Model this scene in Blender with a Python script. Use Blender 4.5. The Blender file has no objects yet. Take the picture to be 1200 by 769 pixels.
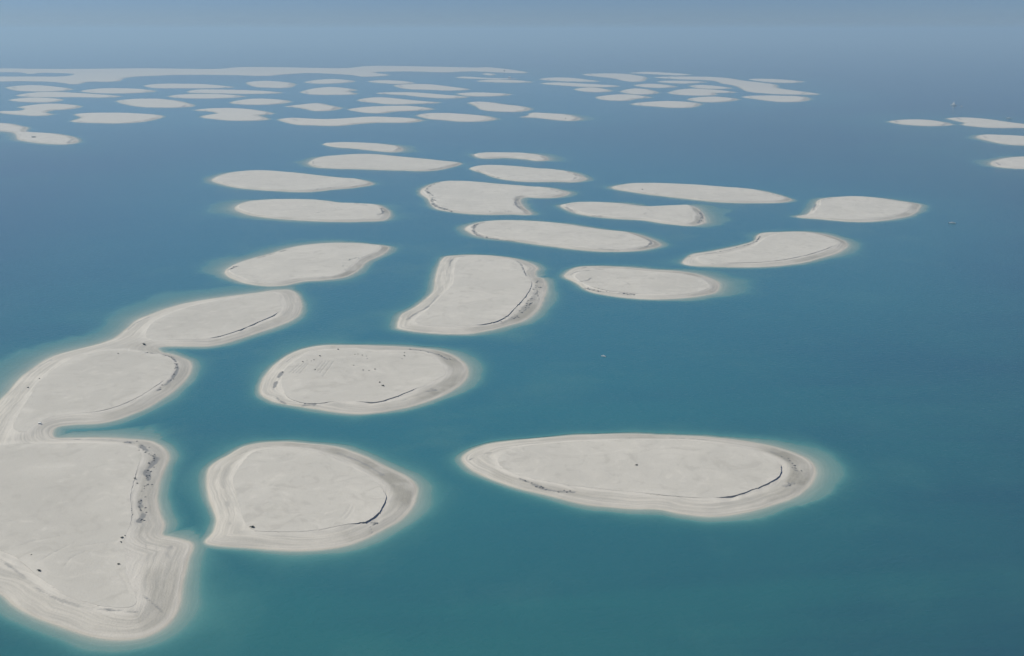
import bpy, math, random
import numpy as np
from mathutils import Vector

# ------------------------------------------------------------------ camera
H_CAM, F_PX, HORIZON = 400.0, 1200.0, 35.0
PITCH = math.atan((384.5 - HORIZON) / F_PX)
sc = bpy.context.scene
cam_d = bpy.data.cameras.new('camera')
cam_d.sensor_width = 36.0
cam_d.sensor_fit = 'HORIZONTAL'
cam_d.lens = 36.0 * F_PX / 1200.0
cam_d.clip_start, cam_d.clip_end = 1.0, 400000.0
cam = bpy.data.objects.new('camera', cam_d)
cam.location = (0, 0, H_CAM)
cam.rotation_euler = (math.pi / 2 - PITCH, 0, 0)
sc.collection.objects.link(cam)
sc.camera = cam

# ------------------------------------------------------------------ sky and sun
SUN_EL, SUN_AZ = math.radians(48), math.radians(-75)     # azimuth from +Y, clockwise
w = bpy.data.worlds.new('World')
sc.world = w
w.use_nodes = True
nt = w.node_tree
nt.nodes.clear()
sky = nt.nodes.new('ShaderNodeTexSky')
sky.sky_type = 'NISHITA'
sky.sun_disc = False
sky.sun_elevation = SUN_EL
sky.sun_rotation = SUN_AZ
sky.altitude = 0.0
sky.air_density, sky.dust_density, sky.ozone_density = 0.8, 0.1, 3.0
bg = nt.nodes.new('ShaderNodeBackground')
bg.inputs['Strength'].default_value = 0.068
wo = nt.nodes.new('ShaderNodeOutputWorld')
tint = nt.nodes.new('ShaderNodeMix')            # the whole dome takes the blue-grey cast of humid gulf air
tint.data_type, tint.blend_type = 'RGBA', 'MULTIPLY'
tint.inputs[0].default_value = 1.0
tint.inputs[7].default_value = (0.455, 0.615, 0.955, 1)
nt.links.new(sky.outputs[0], tint.inputs[6])
nt.links.new(tint.outputs[2], bg.inputs['Color'])
nt.links.new(bg.outputs[0], wo.inputs['Surface'])

sun_d = bpy.data.lights.new('sun', 'SUN')
sun_d.energy, sun_d.angle, sun_d.color = 4.8, math.radians(0.5), (1.0, 0.955, 0.80)
sun = bpy.data.objects.new('sun', sun_d)
sdir = Vector((math.sin(SUN_AZ) * math.cos(SUN_EL), math.cos(SUN_AZ) * math.cos(SUN_EL), math.sin(SUN_EL)))
sun.rotation_euler = sdir.to_track_quat('Z', 'Y').to_euler()
sun.location = (0, 0, 900)
sc.collection.objects.link(sun)

sc.view_settings.view_transform = 'Standard'
sc.view_settings.look = 'None'
sc.view_settings.exposure = 0.12
sc.view_settings.gamma = 1.0
sc.view_settings.use_curve_mapping = False
sc.render.engine = 'CYCLES'
sc.cycles.use_denoising = True
sc.cycles.max_bounces = 6
sc.cycles.volume_bounces = 0
sc.cycles.transparent_max_bounces = 8

# ------------------------------------------------------------------ helpers
COL = sc.collection
rng = np.random.default_rng(7)
random.seed(7)


def unproj(pts, z=0.0):
    p = np.asarray(pts, float)
    a = (p[:, 0] - 600.0) / F_PX
    b = -(p[:, 1] - 384.5) / F_PX
    c, s = math.cos(PITCH), math.sin(PITCH)
    dy, dz = c + b * s, -s + b * c
    t = (z - H_CAM) / dz
    return np.stack([a * t, dy * t], 1)


def parse(s):
    return np.array([[float(v) for v in q.split(',')] for q in s.split()])


def spline(p, n, closed=True):
    if closed:
        p0, p1, p2, p3 = np.roll(p, 1, 0), p, np.roll(p, -1, 0), np.roll(p, -2, 0)
    else:
        e = np.vstack([2 * p[0] - p[1], p, 2 * p[-1] - p[-2]])
        p0, p1, p2, p3 = e[:-3], e[1:-2], e[2:-1], e[3:]
    # centripetal Catmull-Rom (Barry-Goldman)
    def kn(a, b):
        return np.maximum(np.sqrt(np.linalg.norm(b - a, axis=1)), 1e-4)[:, None]
    t0 = np.zeros((len(p1), 1)); t1 = t0 + kn(p0, p1); t2 = t1 + kn(p1, p2); t3 = t2 + kn(p2, p3)
    out = []
    for k in range(n):
        t = t1 + (t2 - t1) * (k / n)
        a1 = (t1 - t) / (t1 - t0) * p0 + (t - t0) / (t1 - t0) * p1
        a2 = (t2 - t) / (t2 - t1) * p1 + (t - t1) / (t2 - t1) * p2
        a3 = (t3 - t) / (t3 - t2) * p2 + (t - t2) / (t3 - t2) * p3
        b1 = (t2 - t) / (t2 - t0) * a1 + (t - t0) / (t2 - t0) * a2
        b2 = (t3 - t) / (t3 - t1) * a2 + (t - t1) / (t3 - t1) * a3
        out.append((t2 - t) / (t2 - t1) * b1 + (t - t1) / (t2 - t1) * b2)
    r = np.stack(out, 1).reshape(-1, 2)
    if not closed:
        r = np.vstack([r, p[-1]])
    return r


def _hash(ix, iy, seed):
    h = (ix.astype(np.int64) * 374761393 + iy.astype(np.int64) * 668265263 + seed * 1442695041) & 0xFFFFFFFF
    h = ((h ^ (h >> 13)) * 1274126177) & 0xFFFFFFFF
    h = h ^ (h >> 16)
    return (h & 0xFFFF) / 65535.0


def vnoise(x, y, seed=0):
    ix, iy = np.floor(x), np.floor(y)
    fx, fy = x - ix, y - iy
    fx = fx * fx * (3 - 2 * fx); fy = fy * fy * (3 - 2 * fy)
    a, b = _hash(ix, iy, seed), _hash(ix + 1, iy, seed)
    c, d = _hash(ix, iy + 1, seed), _hash(ix + 1, iy + 1, seed)
    return (a + (b - a) * fx) * (1 - fy) + (c + (d - c) * fx) * fy


def fbm(x, y, seed=0, octv=4):
    r, amp, tot = 0.0, 1.0, 0.0
    for k in range(octv):
        r = r + amp * vnoise(x * 2 ** k + 17.3 * k, y * 2 ** k - 9.1 * k, seed + k)
        tot += amp
        amp *= 0.5
    return r / tot * 2 - 1


def sstep(a, b, x):
    t = np.clip((x - a) / (b - a), 0, 1)
    return t * t * (3 - 2 * t)


def sdf(pts, poly, closed=True, chunk=12000):
    """signed distance (negative inside) and unit outward direction"""
    A = poly if closed else poly[:-1]
    B = np.roll(poly, -1, 0) if closed else poly[1:]
    AB = B - A
    L2 = np.maximum((AB ** 2).sum(1), 1e-9)
    D = np.empty(len(pts)); N = np.empty((len(pts), 2))
    for s in range(0, len(pts), chunk):
        P = pts[s:s + chunk]
        px, py = P[:, :1], P[:, 1:]
        ax, ay = px - A[:, 0], py - A[:, 1]
        t = np.clip((ax * AB[:, 0] + ay * AB[:, 1]) / L2, 0, 1)
        ex, ey = ax - t * AB[:, 0], ay - t * AB[:, 1]
        d2 = ex * ex + ey * ey
        k = d2.argmin(1)
        ii = np.arange(len(P))
        d = np.sqrt(d2[ii, k])
        sg = np.ones(len(P))
        if closed:
            cond = (A[:, 1] > py) != (B[:, 1] > py)
            den = np.where(np.abs(AB[:, 1]) < 1e-12, 1e-12, AB[:, 1])
            xi = A[:, 0] + (py - A[:, 1]) / den * AB[:, 0]
            sg = np.where((cond & (px < xi)).sum(1) % 2 == 1, -1.0, 1.0)
        D[s:s + chunk] = d * sg
        dd = np.maximum(d, 1e-6) * sg
        N[s:s + chunk, 0] = ex[ii, k] / dd
        N[s:s + chunk, 1] = ey[ii, k] / dd
    return D, N


def mesh_obj(name, verts, faces, mat, parent=None, attrs=None, smooth=True):
    me = bpy.data.meshes.new(name)
    verts = np.ascontiguousarray(verts, np.float32)
    faces = np.asarray(faces, np.int32)
    n, k = faces.shape
    me.vertices.add(len(verts)); me.vertices.foreach_set('co', verts.ravel())
    me.loops.add(n * k); me.loops.foreach_set('vertex_index', faces.ravel())
    me.polygons.add(n)
    me.polygons.foreach_set('loop_start', np.arange(0, n * k, k, dtype=np.int32))
    me.polygons.foreach_set('loop_total', np.full(n, k, np.int32))
    me.polygons.foreach_set('use_smooth', np.full(n, smooth))
    me.update(calc_edges=True)
    for an, av in (attrs or {}).items():
        at = me.attributes.new(an, 'FLOAT', 'POINT')
        at.data.foreach_set('value', np.ascontiguousarray(av, np.float32))
    me.materials.append(mat)
    o = bpy.data.objects.new(name, me)
    COL.objects.link(o)
    o.parent = parent
    return o


def tag(o, label=None, cat=None, group=None, kind=None):
    if label: o['label'] = label
    if cat: o['category'] = cat
    if group: o['group'] = group
    if kind: o['kind'] = kind
    return o


def empty(name, loc):
    o = bpy.data.objects.new(name, None)
    o.location = loc
    COL.objects.link(o)
    return o


# ------------------------------------------------------------------ materials
class NT:
    def __init__(self, name):
        self.m = bpy.data.materials.new(name)
        self.m.use_nodes = True
        self.t = self.m.node_tree
        self.b = self.t.nodes['Principled BSDF']

    def n(self, typ, **kw):
        nd = self.t.nodes.new(typ)
        for k, v in kw.items():
            setattr(nd, k, v)
        return nd

    def l(self, a, b):
        self.t.links.new(a, b)

    def attr(self, name):
        return self.n('ShaderNodeAttribute', attribute_name=name).outputs['Fac']

    def math(self, op, a, b=None, clamp=False):
        nd = self.n('ShaderNodeMath', operation=op, use_clamp=clamp)
        for i, v in enumerate((a, b)):
            if v is None: continue
            if isinstance(v, (int, float)): nd.inputs[i].default_value = v
            else: self.l(v, nd.inputs[i])
        return nd.outputs[0]

    def ss(self, x, a, b, lo=0.0, hi=1.0):
        nd = self.n('ShaderNodeMapRange', interpolation_type='SMOOTHSTEP')
        self.l(x, nd.inputs[0])
        for i, v in enumerate((a, b, lo, hi)): nd.inputs[i + 1].default_value = v
        return nd.outputs[0]

    def mix(self, f, a, b):
        nd = self.n('ShaderNodeMix', data_type='RGBA')
        for i, v in ((0, f), (6, a), (7, b)):
            if isinstance(v, (int, float)): nd.inputs[i].default_value = v
            elif isinstance(v, tuple): nd.inputs[i].default_value = (*v, 1)
            else: self.l(v, nd.inputs[i])
        return nd.outputs[2]

    def noise(self, scale, detail=4, rough=0.55, vec=None, dist=0.0):
        nd = self.n('ShaderNodeTexNoise')
        nd.inputs['Scale'].default_value = scale
        nd.inputs['Detail'].default_value = detail
        nd.inputs['Roughness'].default_value = rough
        nd.inputs['Distortion'].default_value = dist
        if vec is None:
            vec = self.n('ShaderNodeNewGeometry').outputs['Position']
        self.l(vec, nd.inputs['Vector'])
        return nd.outputs['Fac']

    def vec(self, x, y, z):
        nd = self.n('ShaderNodeCombineXYZ')
        for i, v in enumerate((x, y, z)):
            if isinstance(v, (int, float)): nd.inputs[i].default_value = v
            else: self.l(v, nd.inputs[i])
        return nd.outputs[0]

    def xyz(self):
        g = self.n('ShaderNodeNewGeometry').outputs['Position']
        s = self.n('ShaderNodeSeparateXYZ')
        self.l(g, s.inputs[0])
        return s.outputs

    def bump(self, h, strength, dist):
        nd = self.n('ShaderNodeBump')
        nd.inputs['Strength'].default_value = strength
        nd.inputs['Distance'].default_value = dist
        self.l(h, nd.inputs['Height'])
        self.l(nd.outputs[0], self.b.inputs['Normal'])


def sand_mat():
    M = NT('pale_dredged_sand')
    p = M.xyz()
    base = M.mix(M.ss(M.noise(0.012, 5, 0.6, dist=0.6), 0.35, 0.68), (0.45, 0.432, 0.402), (0.50, 0.478, 0.443))
    st = M.noise(1.0, 4, 0.6, M.vec(M.math('MULTIPLY', p[0], 0.012), M.math('MULTIPLY', p[1], 0.05), 0.0), dist=0.5)
    base = M.mix(M.ss(st, 0.5, 0.75, 0, 0.5), base, (0.42, 0.40, 0.37))
    base = M.mix(M.ss(M.noise(0.35, 3, 0.6), 0.45, 0.8, 0, 0.25), base, (0.56, 0.53, 0.49))
    base = M.mix(M.attr('tone'), base, (0.405, 0.388, 0.36))
    # marbling, wheel tracks and wind streaks of the graded top
    mar = M.noise(0.035, 6, 0.62, dist=1.6)
    base = M.mix(M.ss(mar, 0.52, 0.66, 0, 0.6), base, (0.37, 0.352, 0.325))
    base = M.mix(M.ss(mar, 0.30, 0.46, 0.45, 0), base, (0.585, 0.555, 0.515))
    tr = M.noise(0.02, 3, 0.5, dist=2.5)
    line = M.math('ABSOLUTE', M.math('SUBTRACT', tr, 0.5))
    base = M.mix(M.ss(line, 0.0, 0.006, 0.4, 0), base, (0.34, 0.325, 0.30))
    base = M.mix(M.ss(M.noise(0.9, 2, 0.7), 0.42, 0.68, 0, 0.22), base, (0.38, 0.365, 0.34))
    oi = M.n('ShaderNodeObjectInfo').outputs['Random']
    base = M.mix(M.ss(oi, 0, 1, 0, 0.22), base, (0.42, 0.40, 0.37))
    # furrows and pools carried by the surface
    dk = M.attr('dark')
    dk = M.ss(M.math('ADD', dk, M.math('MULTIPLY', M.math('SUBTRACT', M.noise(0.45, 3, 0.6), 0.5), M.math('MULTIPLY', dk, 1.6))), 0.05, 0.8)
    base = M.mix(dk, base, (0.20, 0.198, 0.195))
    M.l(base, M.b.inputs['Base Color'])
    M.b.inputs['Roughness'].default_value = 0.95
    M.b.inputs['Specular IOR Level'].default_value = 0.15
    M.bump(M.noise(0.5, 5, 0.65), 0.5, 0.5)
    return M.m


def beach_mat():
    M = NT('beach_sand')
    p = M.xyz()
    sh, rr, dk, ea = M.attr('shore'), M.attr('rise'), M.attr('dark'), M.attr('shelly')
    wv = M.noise(0.02, 3, 0.5)
    s2 = M.math('ADD', sh, M.math('MULTIPLY', wv, 10.0))
    streak = M.noise(1.0, 4, 0.65, M.vec(M.math('MULTIPLY', s2, 0.33), M.math('MULTIPLY', p[0], 0.012), M.math('MULTIPLY', p[1], 0.012)))
    patch = M.noise(0.03, 4, 0.6)
    base = M.mix(M.ss(M.math('ADD', M.math('MULTIPLY', streak, 0.7), M.math('MULTIPLY', patch, 0.3)), 0.36, 0.64), (0.375, 0.36, 0.335), (0.53, 0.50, 0.46))
    # grey brown shelly ground half way up, pale dry sand at the rim
    mid = M.math('MULTIPLY', M.ss(rr, 0.03, 0.2), M.ss(rr, 0.6, 0.9, 1, 0))
    gm = M.math('MULTIPLY', mid, M.ss(M.math('ADD', M.math('MULTIPLY', patch, 0.75), M.math('MULTIPLY', streak, 0.25)), 0.32, 0.54, 0, 0.9))
    gm = M.math('MULTIPLY', gm, M.math('ADD', 0.12, M.math('MULTIPLY', ea, 0.9)), clamp=True)
    base = M.mix(gm, base, (0.255, 0.243, 0.213))
    fine = M.noise(0.7, 3, 0.7)
    base = M.mix(M.math('MULTIPLY', M.ss(fine, 0.5, 0.72, 0, 0.45), M.math('ADD', 0.25, gm)), base, (0.19, 0.185, 0.17))
    base = M.mix(M.math('MULTIPLY', M.ss(rr, 0.62, 0.95, 0, 0.7), M.ss(patch, 0.35, 0.6, 0.4, 1)), base, (0.515, 0.49, 0.455))
    # damp sand right at the water line
    base = M.mix(M.ss(sh, 0.4, 3.0, 0.45, 0), base, (0.42, 0.385, 0.33))
    dn = M.math('SUBTRACT', M.math('ADD', M.math('MULTIPLY', streak, 0.6), M.math('MULTIPLY', M.noise(0.9, 4, 0.7), 0.55)), 0.56)
    dk = M.ss(M.math('ADD', dk, M.math('MULTIPLY', dn, M.math('MULTIPLY', dk, 4.5))), 0.10, 0.75)
    base = M.mix(dk, base, (0.215, 0.212, 0.208))
    M.l(base, M.b.inputs['Base Color'])
    M.l(M.mix(dk, (0.9, 0.9, 0.9), (0.55, 0.55, 0.55)), M.b.inputs['Roughness'])
    M.b.inputs['Specular IOR Level'].default_value = 0.2
    h = M.math('ADD', M.math('MULTIPLY', streak, 0.8), M.noise(0.6, 4, 0.6))
    M.bump(h, 0.55, 0.6)
    return M.m


def plain_mat(name, col, rough=0.6, var=0.12, scale=0.6, spec=0.3):
    M = NT(name)
    c2 = tuple(max(0.0, v * (1 - 2 * var)) for v in col)
    M.l(M.mix(M.noise(scale, 4), c2, tuple(min(1.0, v * (1 + var)) for v in col)), M.b.inputs['Base Color'])
    M.b.inputs['Roughness'].default_value = rough
    M.b.inputs['Specular IOR Level'].default_value = spec
    return M.m


def sea_mat():
    M = NT('sea_water')
    p = M.xyz()
    dep, lag = M.attr('depth'), M.attr('lagoon')
    big = M.noise(0.0022, 4, 0.55, dist=0.8)
    wind = M.noise(1.0, 4, 0.6, M.vec(M.math('MULTIPLY', p[0], 0.0016), M.math('MULTIPLY', p[1], 0.0075), 3.0), dist=0.7)
    lg = M.math('ADD', lag, M.math('ADD', M.ss(big, 0.3, 0.7, -0.22, 0.22), M.ss(wind, 0.3, 0.7, -0.22, 0.22)), clamp=True)
    base = M.mix(lg, (0.0145, 0.058, 0.088), (0.020, 0.110, 0.112))
    base = M.mix(M.math('MULTIPLY', M.attr('shoal_sheen'), 0.8), base, (0.017, 0.138, 0.196))
    def ex(k):
        e = M.n('ShaderNodeMath', operation='EXPONENT')
        M.l(M.math('DIVIDE', dep, -k), e.inputs[0])
        return e.outputs[0]
    base = M.mix(ex(3.2), base, (0.055, 0.18, 0.18))
    base = M.mix(ex(1.0), base, (0.125, 0.35, 0.355))
    plume = M.math('MULTIPLY', M.ss(M.noise(0.007, 5, 0.6, dist=0.3), 0.50, 0.72, 0, 0.26), lag)
    base = M.mix(plume, base, (0.075, 0.20, 0.195))
    M.l(base, M.b.inputs['Base Color'])
    M.b.inputs['Roughness'].default_value = 0.13
    M.b.inputs['IOR'].default_value = 1.33
    M.l(M.math('SUBTRACT', 1.0, ex(0.5), clamp=True), M.b.inputs['Alpha'])
    wv = M.noise(0.02, 3, 0.5)
    s2 = M.math('ADD', sh, M.math('MULTIPLY', wv, 10.0))
    streak = M.noise(1.0, 4, 0.65, M.vec(M.math('MULTIPLY', s2, 0.33), M.math('MULTIPLY', p[0], 0.012), M.math('MULTIPLY', p[1], 0.012)))
    patch = M.noise(0.03, 4, 0.6)
    base = M.mix(M.ss(M.math('ADD', M.math('MULTIPLY', streak, 0.7), M.math('MULTIPLY', patch, 0.3)), 0.36, 0.64), (0.375, 0.36, 0.335), (0.53, 0.50, 0.46))
    # grey brown shelly ground half way up, pale dry sand at the rim
    mid = M.math('MULTIPLY', M.ss(rr, 0.03, 0.2), M.ss(rr, 0.6, 0.9, 1, 0))
    gm = M.math('MULTIPLY', mid, M.ss(M.math('ADD', M.math('MULTIPLY', patch, 0.75), M.math('MULTIPLY', streak, 0.25)), 0.32, 0.54, 0, 0.9))
    gm = M.math('MULTIPLY', gm, M.math('ADD', 0.12, M.math('MULTIPLY', ea, 0.9)), clamp=True)
    base = M.mix(gm, base, (0.255, 0.243, 0.213))
    fine = M.noise(0.7, 3, 0.7)
    base = M.mix(M.math('MULTIPLY', M.ss(fine, 0.5, 0.72, 0, 0.45), M.math('ADD', 0.25, gm)), base, (0.19, 0.185, 0.17))
    base = M.mix(M.math('MULTIPLY', M.ss(rr, 0.62, 0.95, 0, 0.7), M.ss(patch, 0.35, 0.6, 0.4, 1)), base, (0.515, 0.49, 0.455))
    # damp sand right at the water line
    base = M.mix(M.ss(sh, 0.4, 3.0, 0.45, 0), base, (0.42, 0.385, 0.33))
    dn = M.math('SUBTRACT', M.math('ADD', M.math('MULTIPLY', streak, 0.6), M.math('MULTIPLY', M.noise(0.9, 4, 0.7), 0.55)), 0.56)
    dk = M.ss(M.math('ADD', dk, M.math('MULTIPLY', dn, M.math('MULTIPLY', dk, 4.5))), 0.10, 0.75)
    base = M.mix(dk, base, (0.215, 0.212, 0.208))
    M.l(base, M.b.inputs['Base Color'])
    M.l(M.mix(dk, (0.9, 0.9, 0.9), (0.55, 0.55, 0.55)), M.b.inputs['Roughness'])
    M.b.inputs['Specular IOR Level'].default_value = 0.2
    h = M.math('ADD', M.math('MULTIPLY', streak, 0.8), M.noise(0.6, 4, 0.6))
    M.bump(h, 0.55, 0.6)
    return M.m


def plain_mat(name, col, rough=0.6, var=0.12, scale=0.6, spec=0.3):
    M = NT(name)
    c2 = tuple(max(0.0, v * (1 - 2 * var)) for v in col)
    M.l(M.mix(M.noise(scale, 4), c2, tuple(min(1.0, v * (1 + var)) for v in col)), M.b.inputs['Base Color'])
    M.b.inputs['Roughness'].default_value = rough
    M.b.inputs['Specular IOR Level'].default_value = spec
    return M.m


def sea_mat():
    M = NT('sea_water')
    p = M.xyz()
    dep, lag = M.attr('depth'), M.attr('lagoon')
    big = M.noise(0.0022, 4, 0.55, dist=0.8)
    wind = M.noise(1.0, 4, 0.6, M.vec(M.math('MULTIPLY', p[0], 0.0016), M.math('MULTIPLY', p[1], 0.0075), 3.0), dist=0.7)
    lg = M.math('ADD', lag, M.math('ADD', M.ss(big, 0.3, 0.7, -0.22, 0.22), M.ss(wind, 0.3, 0.7, -0.22, 0.22)), clamp=True)
    base = M.mix(lg, (0.0145, 0.058, 0.088), (0.020, 0.110, 0.112))
    base = M.mix(M.math('MULTIPLY', M.attr('shoal_sheen'), 0.8), base, (0.017, 0.138, 0.196))  # blue lift partly stands in for sky mirrored at grazing angles
    def ex(k):
        e = M.n('ShaderNodeMath', operation='EXPONENT')
        M.l(M.math('DIVIDE', dep, -k), e.inputs[0])
        return e.outputs[0]
    base = M.mix(ex(3.2), base, (0.055, 0.18, 0.18))
    base = M.mix(ex(1.0), base, (0.125, 0.35, 0.355))
    plume = M.math('MULTIPLY', M.ss(M.noise(0.007, 5, 0.6, dist=0.3), 0.50, 0.72, 0, 0.26), lag)
    base = M.mix(plume, base, (0.075, 0.20, 0.195))
    M.l(base, M.b.inputs['Base Color'])
    M.b.inputs['Roughness'].default_value = 0.13
    M.b.inputs['IOR'].default_value = 1.33
    e2 = M.n('ShaderNodeMath', operation='EXPONENT')
    M.l(M.math('DIVIDE', dep, -0.6), e2.inputs[0])
    M.l(M.math('SUBTRACT', 1.0, e2.outputs[0], clamp=True), M.b.inputs['Alpha'])
    wv = M.noise(1.0, 3, 0.6, M.vec(M.math('MULTIPLY', p[0], 0.16), M.math('MULTIPLY', p[1], 0.26), 0.0), dist=0.4)
    M.bump(wv, 0.5, 1.0)
    return M.m


MAT_SAND, MAT_BEACH = sand_mat(), beach_mat()
MAT_SCARP = plain_mat('cut_sand', (0.37, 0.352, 0.33), 0.9, 0.3, 0.25, 0.1)  # cut faces coloured somewhat darker than the sand around them
MAT_ROCK = plain_mat('dark_wet_stone', (0.19, 0.19, 0.19), 0.7, 0.4, 0.5)
MAT_SEA = sea_mat()

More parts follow.
